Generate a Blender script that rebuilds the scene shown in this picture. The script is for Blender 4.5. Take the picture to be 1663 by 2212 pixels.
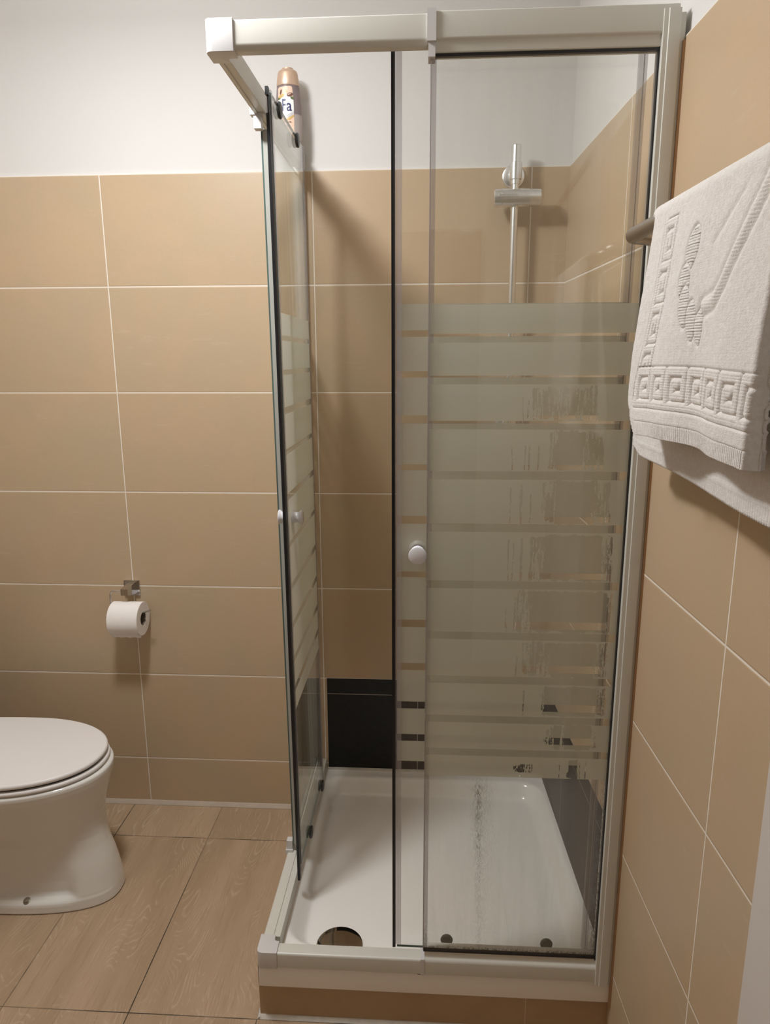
import bpy, bmesh, math, random
import numpy as np
from mathutils import Vector, Matrix, Euler
random.seed(4); rng = np.random.default_rng(7)
PI = math.pi
for o in list(bpy.data.objects): bpy.data.objects.remove(o)
S = bpy.context.scene
COL = S.collection

# ------------------------------------------------------------------ camera
cd = bpy.data.cameras.new('camera'); cam = bpy.data.objects.new('camera', cd); COL.objects.link(cam)
S.camera = cam
cd.sensor_fit = 'HORIZONTAL'; cd.sensor_width = 36.0
cd.lens = 1521.1682 / 1663 * 36.0
cd.clip_start = 0.02
YAW, PIT, ROL = 0.0587, -0.2148, 0.0039
Mr = Matrix.Rotation(YAW, 3, 'Z') @ Matrix.Rotation(PIT, 3, 'X') @ Matrix.Rotation(ROL, 3, 'Y')
right, fwd, up = Mr @ Vector((1,0,0)), Mr @ Vector((0,1,0)), Mr @ Vector((0,0,1))
Mc = Matrix((right, up, -fwd)).transposed().to_4x4()
Mc.translation = Vector((-0.382, -2.0829, 1.4752))
cam.matrix_world = Mc

# ------------------------------------------------------------------ light and exposure
W = bpy.data.worlds.new('world'); S.world = W; W.use_nodes = True
W.node_tree.nodes['Background'].inputs[0].default_value = (1.0, 0.95, 0.88, 1)
W.node_tree.nodes['Background'].inputs[1].default_value = 0.0
LAMP = Vector((-1.02, -0.90, 2.47))
ld = bpy.data.lights.new('ceiling_bulb', 'POINT'); ld.energy = 14.8; ld.color = (0.965, 0.975, 0.985); ld.shadow_soft_size = 0.11
lo = bpy.data.objects.new('ceiling_bulb', ld); lo.location = LAMP; COL.objects.link(lo)
la = bpy.data.lights.new('ceiling_diffuser', 'AREA'); la.shape = 'DISK'; la.size = .20; la.energy = 15.8; la.color = ld.color
lao = bpy.data.objects.new('ceiling_diffuser', la); lao.location = LAMP - Vector((0, 0, .095)); COL.objects.link(lao)
S.view_settings.view_transform = 'Standard'; S.view_settings.look = 'None'
S.view_settings.gamma = 1.0; S.view_settings.use_curve_mapping = False
S.view_settings.exposure = 0.0
try:
    S.cycles.transparent_max_bounces = 24; S.cycles.max_bounces = 12; S.cycles.diffuse_bounces = 6
    S.cycles.glossy_bounces = 6; S.cycles.transmission_bounces = 10
except Exception: pass

RA = 0.0388            # the right wall opens by 2.2 degrees
ZT = 1.9818            # top of the wall tiles
CEIL = 2.62

# ------------------------------------------------------------------ node helpers
def newmat(name):
    m = bpy.data.materials.new(name); m.use_nodes = True
    nt = m.node_tree; nt.nodes.clear()
    out = nt.nodes.new('ShaderNodeOutputMaterial')
    return m, nt, out
def N(nt, t, **kw):
    n = nt.nodes.new(t)
    for k, v in kw.items(): setattr(n, k, v)
    return n
def val(nt, sock, v):
    if hasattr(v, 'is_linked') or isinstance(v, bpy.types.NodeSocket): nt.links.new(v, sock)
    else:
        if isinstance(v, (tuple, list)) and len(v) == 3 and sock.type == 'RGBA': v = (*v, 1)
        sock.default_value = v
def math_(nt, op, a, b=None, c=None, clamp=False):
    n = N(nt, 'ShaderNodeMath', operation=op, use_clamp=clamp); val(nt, n.inputs[0], a)
    if b is not None: val(nt, n.inputs[1], b)
    if c is not None: val(nt, n.inputs[2], c)
    return n.outputs[0]
def mixc(nt, f, a, b, mode='MIX'):
    n = N(nt, 'ShaderNodeMix', data_type='RGBA', blend_type=mode); val(nt, n.inputs[0], f); val(nt, n.inputs[6], a); val(nt, n.inputs[7], b)
    return n.outputs[2]
def objco(nt):
    tc = N(nt, 'ShaderNodeTexCoord'); sp = N(nt, 'ShaderNodeSeparateXYZ'); nt.links.new(tc.outputs['Object'], sp.inputs[0])
    return tc.outputs['Object'], sp.outputs[0], sp.outputs[1], sp.outputs[2]
def noise(nt, vec, scale, detail=3, rough=.5, scl=None):
    n = N(nt, 'ShaderNodeTexNoise')
    if scl is not None:
        mp = N(nt, 'ShaderNodeMapping'); nt.links.new(vec, mp.inputs[0]); mp.inputs['Scale'].default_value = scl; vec = mp.outputs[0]
    nt.links.new(vec, n.inputs['Vector']); n.inputs['Scale'].default_value = scale
    n.inputs['Detail'].default_value = detail; n.inputs['Roughness'].default_value = rough
    return n.outputs['Fac']
def ramp(nt, f, stops, interp='LINEAR'):
    n = N(nt, 'ShaderNodeValToRGB'); cr = n.color_ramp; cr.interpolation = interp
    while len(cr.elements) < len(stops): cr.elements.new(0.5)
    for e, (p, c) in zip(cr.elements, stops):
        e.position = p; e.color = (c, c, c, 1) if not isinstance(c, (tuple, list)) else (*c, 1)
    val(nt, n.inputs[0], f); return n.outputs[0]
def smooth(nt, x, a, b, lo=0., hi=1.):
    n = N(nt, 'ShaderNodeMapRange', interpolation_type='SMOOTHSTEP'); val(nt, n.inputs[0], x)
    for i, v in enumerate((a, b, lo, hi)): n.inputs[i+1].default_value = v
    return n.outputs[0]
def bump(nt, h, strength=.3, dist=.001):
    n = N(nt, 'ShaderNodeBump'); val(nt, n.inputs['Height'], h); n.inputs['Strength'].default_value = strength; n.inputs['Distance'].default_value = dist
    return n.outputs[0]
def principled(nt, out, color, rough=.5, metal=0., spec=.5, normal=None, coat=0., ior=None):
    b = N(nt, 'ShaderNodeBsdfPrincipled'); val(nt, b.inputs['Base Color'], color); val(nt, b.inputs['Roughness'], rough)
    b.inputs['Metallic'].default_value = metal; b.inputs['Specular IOR Level'].default_value = spec
    if coat: b.inputs['Coat Weight'].default_value = coat; b.inputs['Coat Roughness'].default_value = .08
    if normal is not None: nt.links.new(normal, b.inputs['Normal'])
    if out is not None: nt.links.new(b.outputs[0], out.inputs[0])
    return b
def simple(name, color, rough=.5, metal=0., spec=.5, var=.04, nscale=30, bstr=0., bscale=200, coat=0.):
    m, nt, out = newmat(name); co, x, y, z = objco(nt)
    f = noise(nt, co, nscale, 3); f = math_(nt, 'MULTIPLY_ADD', f, 2*var, 1-var)
    c = N(nt, 'ShaderNodeVectorMath', operation='SCALE'); c.inputs[0].default_value = color; nt.links.new(f, c.inputs[3])
    nrm = bump(nt, noise(nt, co, bscale, 2), bstr, .0005) if bstr else None
    principled(nt, out, c.outputs[0], rough, metal, spec, nrm, coat)
    return m

# ------------------------------------------------------------------ materials
def tile_material(name, axis, joint):
    """60 x 30 sand coloured wall tiles with pale grout; axis 0 runs along x, 1 along y (object space)"""
    m, nt, out = newmat(name); co, x, y, z = objco(nt)
    h = (x, y)[axis]
    u = math_(nt, 'DIVIDE', math_(nt, 'SUBTRACT', h, joint), .602)
    v = math_(nt, 'DIVIDE', math_(nt, 'SUBTRACT', ZT, z), .302)
    def dist(a, w):
        fr = math_(nt, 'FRACT', a); d = math_(nt, 'MINIMUM', fr, math_(nt, 'SUBTRACT', 1.0, fr)); return math_(nt, 'MULTIPLY', d, w)
    wob = math_(nt, 'MULTIPLY_ADD', noise(nt, co, 25, 2), .0008, -.0004)
    du, dv = dist(u, .602), dist(v, .302)
    d = math_(nt, 'ADD', math_(nt, 'MINIMUM', math_(nt, 'ADD', du, .0002), dv), wob)
    grout = smooth(nt, d, .0013, .0021, 1., 0.)
    edge = smooth(nt, d, .0012, .0042)
    wn = N(nt, 'ShaderNodeTexWhiteNoise', noise_dimensions='2D'); cb = N(nt, 'ShaderNodeCombineXYZ')
    nt.links.new(math_(nt, 'FLOOR', u), cb.inputs[0]); nt.links.new(math_(nt, 'FLOOR', v), cb.inputs[1]); nt.links.new(cb.outputs[0], wn.inputs[0])
    r = wn.outputs[0]
    off = N(nt, 'ShaderNodeVectorMath', operation='ADD'); nt.links.new(co, off.inputs[0]); sc = N(nt, 'ShaderNodeVectorMath', operation='SCALE'); nt.links.new(wn.outputs[1], sc.inputs[0]); sc.inputs[3].default_value = 7; nt.links.new(sc.outputs[0], off.inputs[1])
    cloud = noise(nt, off.outputs[0], 4.5, 4, .6)
    fine = noise(nt, off.outputs[0], 170, 4, .7)
    streak = noise(nt, off.outputs[0], 9, 6, .65, scl=(1, 1, 4.5))
    base = mixc(nt, smooth(nt, cloud, .32, .68), (.535, .396, .258), (.492, .386, .257))
    base = mixc(nt, math_(nt, 'MULTIPLY', r, .35), base, (.545, .382, .240))
    base = mixc(nt, math_(nt, 'MULTIPLY', smooth(nt, streak, .60, .74), .22), base, (.66, .55, .43))
    base = mixc(nt, math_(nt, 'MULTIPLY', smooth(nt, fine, .35, .7), .10), base, (.40, .29, .18))
    col = mixc(nt, grout, base, (.80, .73, .64))
    hgt = math_(nt, 'ADD', edge, math_(nt, 'ADD', math_(nt, 'MULTIPLY', streak, .25), math_(nt, 'MULTIPLY', fine, .12)))
    rough = math_(nt, 'ADD', .40, math_(nt, 'MULTIPLY', grout, .4))
    principled(nt, out, col, rough, spec=.42, normal=bump(nt, hgt, .45, .0012))
    return m
M_TILE_B = tile_material('sand_wall_tile', 0, -.703)
M_TILE_R = tile_material('sand_wall_tile_side', 1, -1.1242)

def black_tile(name, axis, joints):
    m, nt, out = newmat(name); co, x, y, z = objco(nt)
    h = (x, y)[axis]
    u = math_(nt, 'DIVIDE', math_(nt, 'SUBTRACT', h, joints), .2935)
    fr = math_(nt, 'FRACT', u); du = math_(nt, 'MULTIPLY', math_(nt, 'MINIMUM', fr, math_(nt, 'SUBTRACT', 1., fr)), .2935)
    dv = math_(nt, 'ABSOLUTE', math_(nt, 'SUBTRACT', z, .4186))
    d = math_(nt, 'MINIMUM', du, dv)
    g = smooth(nt, d, .0009, .0014, 1., 0.)
    f = noise(nt, co, 90, 4, .7)
    c = mixc(nt, smooth(nt, f, .3, .75), (.0065, .0068, .0072), (.011, .011, .011))
    c = mixc(nt, g, c, (.30, .27, .23))
    principled(nt, out, c, .42, spec=.35, normal=bump(nt, f, .15, .0006))
    return m
M_BLACK_B = black_tile('black_tile', 0, -.4015)
M_BLACK_R = black_tile('black_tile_side', 1, -.27)
M_PLASTER = simple('white_plaster', (.70, .685, .665), .85, var=.02, nscale=3, bstr=.25, bscale=60, spec=.2)
M_CEIL = simple('white_ceiling_paint', (.82, .81, .79), .9, var=.01, spec=.2)
M_CAULK = simple('cream_grout', (.45, .365, .28), .6, var=.15, nscale=20)
M_WCAULK = simple('white_caulk', (.66, .63, .57), .6, var=.22, nscale=35)
M_TCAULK = simple('tan_silicone', (.42, .25, .13), .45, var=.1)

def floor_material():
    m, nt, out = newmat('wood_look_floor_tile'); co, x, y, z = objco(nt)
    WX, WY = .3005, .6065
    u = math_(nt, 'DIVIDE', math_(nt, 'ADD', x, 1.057), WX); v = math_(nt, 'DIVIDE', math_(nt, 'ADD', y, .1700), WY)
    def dist(a, w):
        fr = math_(nt, 'FRACT', a); return math_(nt, 'MULTIPLY', math_(nt, 'MINIMUM', fr, math_(nt, 'SUBTRACT', 1., fr)), w)
    d = math_(nt, 'MINIMUM', dist(u, WX), dist(v, WY))
    d = math_(nt, 'ADD', d, math_(nt, 'MULTIPLY_ADD', noise(nt, co, 18, 3), .0016, -.0008))
    g = smooth(nt, d, .0009, .0017, 1., 0.)
    wn = N(nt, 'ShaderNodeTexWhiteNoise', noise_dimensions='2D'); cb = N(nt, 'ShaderNodeCombineXYZ')
    nt.links.new(math_(nt, 'FLOOR', u), cb.inputs[0]); nt.links.new(math_(nt, 'FLOOR', v), cb.inputs[1]); nt.links.new(cb.outputs[0], wn.inputs[0])
    sc = N(nt, 'ShaderNodeVectorMath', operation='SCALE'); nt.links.new(wn.outputs[1], sc.inputs[0]); sc.inputs[3].default_value = 11
    off = N(nt, 'ShaderNodeVectorMath', operation='ADD'); nt.links.new(co, off.inputs[0]); nt.links.new(sc.outputs[0], off.inputs[1]); P = off.outputs[0]
    # cathedral grain: contour bands of a stretched low noise
    low = noise(nt, P, 5.5, 2, .45, scl=(1.0, .28, 1))
    fr = math_(nt, 'FRACT', math_(nt, 'MULTIPLY', low, 58))
    band = smooth(nt, math_(nt, 'ABSOLUTE', math_(nt, 'SUBTRACT', fr, .5)), .0, .22, 1., 0.)
    brk = smooth(nt, noise(nt, P, 34, 4, .65, scl=(1, .35, 1)), .44, .58)
    mask = smooth(nt, noise(nt, P, 6, 2, .5, scl=(1, .5, 1)), .34, .50)
    line = math_(nt, 'MULTIPLY', band, math_(nt, 'MULTIPLY', brk, mask))
    fib = noise(nt, P, 60, 5, .7, scl=(3.4, .14, 1))
    fl = smooth(nt, fib, .60, .70)
    wide = noise(nt, P, 7, 3, .5, scl=(1.6, .2, 1))
    base = mixc(nt, smooth(nt, wide, .3, .7), (.455, .325, .212), (.375, .262, .165))
    base = mixc(nt, math_(nt, 'MULTIPLY', fl, .45), base, (.55, .42, .30))
    base = mixc(nt, math_(nt, 'MULTIPLY', line, .42), base, (.60, .47, .34))
    base = mixc(nt, math_(nt, 'MULTIPLY', smooth(nt, fib, .46, .34), .30), base, (.24, .145, .075))
    gb = smooth(nt, noise(nt, co, 5, 2), .40, .55)
    col = mixc(nt, math_(nt, 'MULTIPLY', g, math_(nt, 'MULTIPLY_ADD', gb, .5, .5)), base, (.055, .042, .030))
    h = math_(nt, 'ADD', math_(nt, 'MULTIPLY', line, .8), math_(nt, 'SUBTRACT', math_(nt, 'MULTIPLY', fib, .6), math_(nt, 'MULTIPLY', g, 2.)))
    principled(nt, out, col, .5, spec=.35, normal=bump(nt, h, .35, .0008))
    return m
M_FLOOR = floor_material()

M_ALU = simple('cream_lacquered_aluminium', (.63, .62, .56), .34, var=.02, spec=.5)
M_PLAST = simple('white_plastic', (.62, .605, .60), .32, var=.015, spec=.5)
M_KNOB = simple('glossy_white_plastic', (.74, .73, .76), .18, var=.01, spec=.55)
M_RUBBER = simple('black_rubber', (.008, .008, .010), .35, var=.1)
M_EDGEGREY = simple('dusty_pane_edge', (.34, .30, .28), .4, var=.15)
M_LIP = simple('pale_seal_lip', (.38, .38, .345), .3, var=.05)
M_BOLT = simple('dull_bolt', (.20, .165, .12), .35, metal=.4, var=.3, nscale=300)
M_DIRT = simple('dark_mould', (.045, .030, .020), .7, var=.5, nscale=90)
M_ROLLER = simple('dark_grey_plastic', (.030, .033, .034), .35, var=.05)
M_TRAY = simple('white_acrylic', (.90, .87, .825), .16, var=.012, nscale=6, spec=.5)
M_CERAMIC = simple('white_ceramic', (.76, .745, .70), .07, var=.01, nscale=4, spec=.6, coat=.3)
M_LID = simple('white_toilet_seat_plastic', (.76, .73, .71), .42, var=.008, spec=.4)
M_CHROME = simple('chrome', (.60, .60, .61), .07, metal=1., var=.02)
M_CHROME_D = simple('scaled_chrome', (.88, .87, .86), .27, metal=1., var=.10, nscale=120)
M_BRUSH = simple('brushed_steel', (.46, .42, .38), .34, metal=1., var=.05)
M_DRAIN = simple('polished_drain_chrome', (.60, .57, .52), .05, metal=1., var=.02)
M_PAPER = simple('toilet_paper', (.83, .79, .76), .95, var=.02, bstr=.5, bscale=260, spec=.1)
M_CORE = simple('cardboard_core', (.17, .13, .10), .9, var=.08)
M_PAINTDOOR = simple('pale_grey_door_paint', (.62, .58, .55), .45, var=.01)
M_DARKPANEL = simple('dark_brown_reflection_panel', (.050, .032, .022), .4, var=.1)  # for the added dark panel behind the camera
M_PLINTH = None

def plinth_material():
    m, nt, out = newmat('brown_plinth_tile'); co, x, y, z = objco(nt)
    d = math_(nt, 'ABSOLUTE', math_(nt, 'ADD', x, .150))
    g = smooth(nt, d, .0009, .0014, 1., 0.)
    cl = noise(nt, co, 6, 4, .6); f = noise(nt, co, 160, 3)
    c = mixc(nt, smooth(nt, cl, .3, .7), (.46, .32, .19), (.41, .275, .16))
    c = mixc(nt, g, c, (.55, .44, .33))
    principled(nt, out, c, .42, spec=.4, normal=bump(nt, f, .12, .0006))
    return m
M_PLINTH = plinth_material()

def arch_glass(nt, tint=(.987, .993, .988)):
    """thin-walled pane face: straight-through transmission and a mirror reflection by Fresnel"""
    geo = N(nt, 'ShaderNodeNewGeometry')
    ior = math_(nt, 'SUBTRACT', 1.5, math_(nt, 'MULTIPLY', geo.outputs['Backfacing'], 1.5 - 1/1.5))
    fr = N(nt, 'ShaderNodeFresnel'); nt.links.new(ior, fr.inputs[0])
    tr = N(nt, 'ShaderNodeBsdfTransparent'); tr.inputs[0].default_value = (*tint, 1)
    gl = N(nt, 'ShaderNodeBsdfGlossy'); gl.inputs['Roughness'].default_value = 0.0; gl.inputs[0].default_value = (.97, .98, .97, 1)
    mx = N(nt, 'ShaderNodeMixShader'); nt.links.new(fr.outputs[0], mx.inputs[0]); nt.links.new(tr.outputs[0], mx.inputs[1]); nt.links.new(gl.outputs[0], mx.inputs[2])
    return mx.outputs[0]
def clear_glass():
    m, nt, out = newmat('clear_glass'); nt.links.new(arch_glass(nt), out.inputs[0]); return m
M_GLASS = clear_glass()
M_GEDGE = simple('green_glass_edge', (.075, .120, .108), .15, var=.35, nscale=12, spec=.6)
DOOR_Z = [1.5726, 1.5234, 1.5102, 1.4499, 1.4363, 1.3658, 1.3527, 1.2741, 1.2606, 1.1722, 1.1583, 1.0604, 1.046, .9574, .9426, .8623, .8481, .778, .7634, .7044, .6895, .64]
FIX_Z = [1.5675, 1.5166, 1.502, 1.4425, 1.428, 1.3582, 1.3439, 1.2654, 1.2504, 1.1628, 1.1479, 1.0494, 1.0347, .9449, .9303, .8505, .8365, .7659, .7516, .6919, .6769, .6283]
def frosted(name, zs, wear=False, haze=.05, dim=1.):
    """pane face carrying printed matt stripes; the print is worn off where the 'wear' attribute says so"""
    m, nt, out = newmat(name); co, x, y, z = objco(nt)
    zz = math_(nt, 'MULTIPLY', math_(nt, 'SUBTRACT', z, .6), 1.0)
    zs_ = sorted(zs); stops = [(0., 0.)]; v = 1.
    for q in zs_: stops.append((q-.6, v)); v = 1.-v
    mask = ramp(nt, zz, stops, 'CONSTANT')
    co_n = noise(nt, co, 3, 3)
    col = mixc(nt, smooth(nt, co_n, .3, .7), (.82*dim, .84*dim, .755*dim), (.87*dim, .88*dim, .79*dim))
    df = N(nt, 'ShaderNodeBsdfDiffuse'); nt.links.new(col, df.inputs[0])
    tl = N(nt, 'ShaderNodeBsdfTranslucent'); nt.links.new(col, tl.inputs[0])
    mt = N(nt, 'ShaderNodeMixShader'); mt.inputs[0].default_value = .42; nt.links.new(df.outputs[0], mt.inputs[1]); nt.links.new(tl.outputs[0], mt.inputs[2])
    tp = N(nt, 'ShaderNodeBsdfTransparent'); tp.inputs[0].default_value = (.96, .97, .96, 1)
    ms = N(nt, 'ShaderNodeMixShader'); ms.inputs[0].default_value = .90; nt.links.new(tp.outputs[0], ms.inputs[1]); nt.links.new(mt.outputs[0], ms.inputs[2])
    # limescale film on the clear glass, streaking down
    st = noise(nt, co, 26, 5, .6, scl=(2.0, 2.0, .16)); sp = noise(nt, co, 300, 3, .7, scl=(1, 1, .6))
    low = smooth(nt, z, .62, .22, .35, 1.) if wear else 1.0
    hz = math_(nt, 'MULTIPLY', math_(nt, 'MULTIPLY', smooth(nt, math_(nt, 'ADD', math_(nt, 'MULTIPLY', st, .65), math_(nt, 'MULTIPLY', sp, .35)), .36, .72, .55, 1.), haze), low)
    dd = N(nt, 'ShaderNodeBsdfDiffuse'); dd.inputs[0].default_value = (.46, .41, .345, 1)
    dt = N(nt, 'ShaderNodeBsdfTranslucent'); dt.inputs[0].default_value = (.46, .41, .345, 1)
    dm = N(nt, 'ShaderNodeMixShader'); nt.links.new(dd.outputs[0], dm.inputs[1]); nt.links.new(dt.outputs[0], dm.inputs[2])
    gm = N(nt, 'ShaderNodeMixShader'); nt.links.new(hz, gm.inputs[0]); nt.links.new(arch_glass(nt), gm.inputs[1]); nt.links.new(dm.outputs[0], gm.inputs[2])
    clear = gm.outputs[0]
    if wear:
        at = N(nt, 'ShaderNodeAttribute', attribute_name='wear')
        mask = math_(nt, 'MULTIPLY', mask, math_(nt, 'SUBTRACT', 1., smooth(nt, at.outputs['Fac'], .4, .6)))
        # brown drip stain
        a2 = N(nt, 'ShaderNodeAttribute', attribute_name='stain')
        br = N(nt, 'ShaderNodeBsdfDiffuse'); br.inputs[0].default_value = (.17, .115, .075, 1)
        sm = math_(nt, 'MULTIPLY', a2.outputs['Fac'], smooth(nt, noise(nt, co, 330, 4, .8, scl=(1.4, 1.4, .45)), .40, .62))
        g2 = N(nt, 'ShaderNodeMixShader'); nt.links.new(sm, g2.inputs[0]); nt.links.new(clear, g2.inputs[1]); nt.links.new(br.outputs[0], g2.inputs[2]); clear = g2.outputs[0]
    fin = N(nt, 'ShaderNodeMixShader'); nt.links.new(mask, fin.inputs[0]); nt.links.new(clear, fin.inputs[1]); nt.links.new(ms.outputs[0], fin.inputs[2])
    nt.links.new(fin.outputs[0], out.inputs[0]); return m
M_FROST_D = frosted('striped_frosted_glass', DOOR_Z, haze=.03, dim=.90)
M_FROST_F = frosted('worn_striped_frosted_glass', FIX_Z, wear=True, haze=.20)
M_FROST_L = frosted('striped_frosted_glass_side', [q-.026 for q in FIX_Z[:-1]]+[FIX_Z[-1]], haze=.03)
def seal_material():
    m, nt, out = newmat('translucent_seal_plastic'); co, x, y, z = objco(nt)
    tp = N(nt, 'ShaderNodeBsdfTransparent'); tp.inputs[0].default_value = (.97, .96, .97, 1)
    b = principled(nt, None, (.56, .52, .53), .25); mx = N(nt, 'ShaderNodeMixShader')
    nt.links.new(smooth(nt, noise(nt, co, 6, 2), .3, .7, .26, .32), mx.inputs[0]); nt.links.new(tp.outputs[0], mx.inputs[1]); nt.links.new(b.outputs[0], mx.inputs[2]); nt.links.new(mx.outputs[0], out.inputs[0]); return m
M_SEAL = seal_material()

def towel_material():
    m, nt, out = newmat('white_terry_cloth'); co, x, y, z = objco(nt)
    n1 = noise(nt, co, 850, 3, .75); n2 = noise(nt, co, 170, 2, .6)
    rib = N(nt, 'ShaderNodeTexWave', wave_type='BANDS', bands_direction='Z'); nt.links.new(co, rib.inputs[0]); rib.inputs['Scale'].default_value = 95; rib.inputs['Distortion'].default_value = 2.5; rib.inputs['Detail'].default_value = 2; rib.inputs['Detail Scale'].default_value = 2
    h = math_(nt, 'ADD', math_(nt, 'ADD', n1, math_(nt, 'MULTIPLY', n2, .7)), math_(nt, 'MULTIPLY', rib.outputs['Fac'], .05))
    c = mixc(nt, smooth(nt, n2, .3, .7), (.80, .755, .715), (.865, .825, .79))
    b = principled(nt, out, c, .95, spec=.1, normal=bump(nt, h, .75, .0018))
    b.inputs['Sheen Weight'].default_value = .25; return m
M_TOWEL = towel_material()
def bottle_material():
    m, nt, out = newmat('clear_bottle_plastic'); co, x, y, z = objco(nt)
    tp = N(nt, 'ShaderNodeBsdfTransparent'); tp.inputs[0].default_value = (.80, .75, .76, 1)
    b = principled(nt, None, mixc(nt, smooth(nt, z, 2.102, 2.106), (.50, .44, .41), (.34, .28, .29)), .15)
    mx = N(nt, 'ShaderNodeMixShader'); nt.links.new(smooth(nt, z, 2.102, 2.106, .72, .5), mx.inputs[0]); nt.links.new(tp.outputs[0], mx.inputs[1]); nt.links.new(b.outputs[0], mx.inputs[2]); nt.links.new(mx.outputs[0], out.inputs[0]); return m
M_BOTTLE = bottle_material()
M_CAP = simple('rose_gold_cap', (.62, .44, .32), .32, metal=.35, var=.03)
M_LABEL = simple('peach_label', (.80, .57, .44), .4, var=.02)
M_LWHITE = simple('label_white', (.84, .83, .82), .4, var=.01)
M_LGREY = simple('label_silver', (.56, .56, .57), .35, var=.04)
M_NAVY = simple('label_navy', (.010, .018, .11), .4)
M_LBROWN = simple('label_brown', (.16, .065, .045), .5, var=.2)
M_LGOLD = simple('label_gold', (.62, .42, .14), .35, var=.2, nscale=60)
M_LGREEN = simple('label_green', (.12, .16, .05), .5, var=.2)
M_GLOBE = simple('lamp_housing', (.75, .75, .74), .4)

# ------------------------------------------------------------------ mesh helpers
def link(name, bm, mat, parent=None, smooth_angle=35, bevel=None):
    me = bpy.data.meshes.new(name)
    if bevel: bmesh.ops.bevel(bm, geom=[e for e in bm.edges if e.calc_face_angle(0) > .5], offset=bevel, segments=3, profile=.5, affect='EDGES', clamp_overlap=True)
    bmesh.ops.recalc_face_normals(bm, faces=bm.faces[:])
    bm.to_mesh(me); bm.free()
    for m in (mat if isinstance(mat, (list, tuple)) else [mat]): me.materials.append(m)
    for p in me.polygons: p.use_smooth = True
    me.set_sharp_from_angle(angle=math.radians(smooth_angle))
    o = bpy.data.objects.new(name, me); COL.objects.link(o)
    if parent is not None: setparent(o, parent)
    return o
def worldloc(p):
    v = Vector((0, 0, 0))
    while p is not None: v = v + p.location; p = p.parent
    return v
def setparent(o, parent):
    o.parent = parent; o.location = o.location - worldloc(parent)
def box(bm, x0, x1, y0, y1, z0, z1, mi=0):
    vs = [bm.verts.new((x, y, z)) for x in (x0, x1) for y in (y0, y1) for z in (z0, z1)]
    for f in ((0,1,3,2), (4,6,7,5), (0,4,5,1), (2,3,7,6), (0,2,6,4), (1,5,7,3)):
        fa = bm.faces.new([vs[i] for i in f]); fa.material_index = mi
    return vs
def cyl(bm, a, b, r0, r1=None, seg=32, caps=True):
    a, b = Vector(a), Vector(b); r1 = r0 if r1 is None else r1; d = (b-a).normalized()
    t = Vector((0,0,1)) if abs(d.z) < .9 else Vector((1,0,0)); e1 = d.cross(t).normalized(); e2 = d.cross(e1)
    A, B = [], []
    for i in range(seg):
        w = 2*PI*i/seg; q = e1*math.cos(w)+e2*math.sin(w)
        A.append(bm.verts.new(a+q*r0)); B.append(bm.verts.new(b+q*r1))
    for i in range(seg): bm.faces.new((A[i], A[(i+1)%seg], B[(i+1)%seg], B[i]))
    if caps: bm.faces.new(A[::-1]); bm.faces.new(B)
def lathe(bm, org, axis, prof, seg=40):
    """prof: list of (distance along axis, radius)"""
    a = Vector(org); d = Vector(axis).normalized(); t = Vector((0,0,1)) if abs(d.z) < .9 else Vector((1,0,0)); e1 = d.cross(t).normalized(); e2 = d.cross(e1)
    rings = []
    for s, r in prof:
        if r < 1e-6: rings.append([bm.verts.new(a+d*s)])
        else: rings.append([bm.verts.new(a+d*s+(e1*math.cos(2*PI*i/seg)+e2*math.sin(2*PI*i/seg))*r) for i in range(seg)])
    for A, B in zip(rings, rings[1:]):
        for i in range(seg):
            j = (i+1) % seg
            if len(A) == 1 and len(B) == 1: continue
            if len(A) == 1: bm.faces.new((A[0], B[j], B[i]))
            elif len(B) == 1: bm.faces.new((A[i], A[j], B[0]))
            else: bm.faces.new((A[i], A[j], B[j], B[i]))
def tube(bm, pts, r, seg=16, close=True):
    pts = [Vector(p) for p in pts]; rings = []; prev = None
    for i, p in enumerate(pts):
        d = (pts[min(i+1, len(pts)-1)] - pts[max(i-1, 0)]).normalized()
        if prev is None: t = Vector((0,0,1)) if abs(d.z) < .9 else Vector((1,0,0)); e1 = d.cross(t).normalized()
        else: e1 = (prev - d*prev.dot(d)).normalized()
        prev = e1; e2 = d.cross(e1)
        rings.append([bm.verts.new(p+(e1*math.cos(2*PI*k/seg)+e2*math.sin(2*PI*k/seg))*r) for k in range(seg)])
    for A, B in zip(rings, rings[1:]):
        for k in range(seg): bm.faces.new((A[k], A[(k+1)%seg], B[(k+1)%seg], B[k]))
    if close: bm.faces.new(rings[0][::-1]); bm.faces.new(rings[-1])
def arc_pts(c, a, b, n=8):
    """quarter bend around corner c from point a to point b"""
    c, a, b = Vector(c), Vector(a), Vector(b); o = a+b-c; out = []
    for i in range(n+1):
        w = PI/2*i/n; out.append(o + (a-o)*math.cos(w) + (b-o)*math.sin(w))
    return out
def prism(bm, prof, p0, p1, du, dv, mi=0):
    """extrude a closed profile [(u,v)...] from p0 to p1, u along du, v along dv"""
    p0, p1, du, dv = map(Vector, (p0, p1, du, dv))
    A = [bm.verts.new(p0+du*u+dv*v) for u, v in prof]; B = [bm.verts.new(p1+du*u+dv*v) for u, v in prof]; n = len(prof)
    for i in range(n):
        f = bm.faces.new((A[i], A[(i+1)%n], B[(i+1)%n], B[i])); f.material_index = mi
    bm.faces.new(A[::-1]); bm.faces.new(B)
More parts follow.
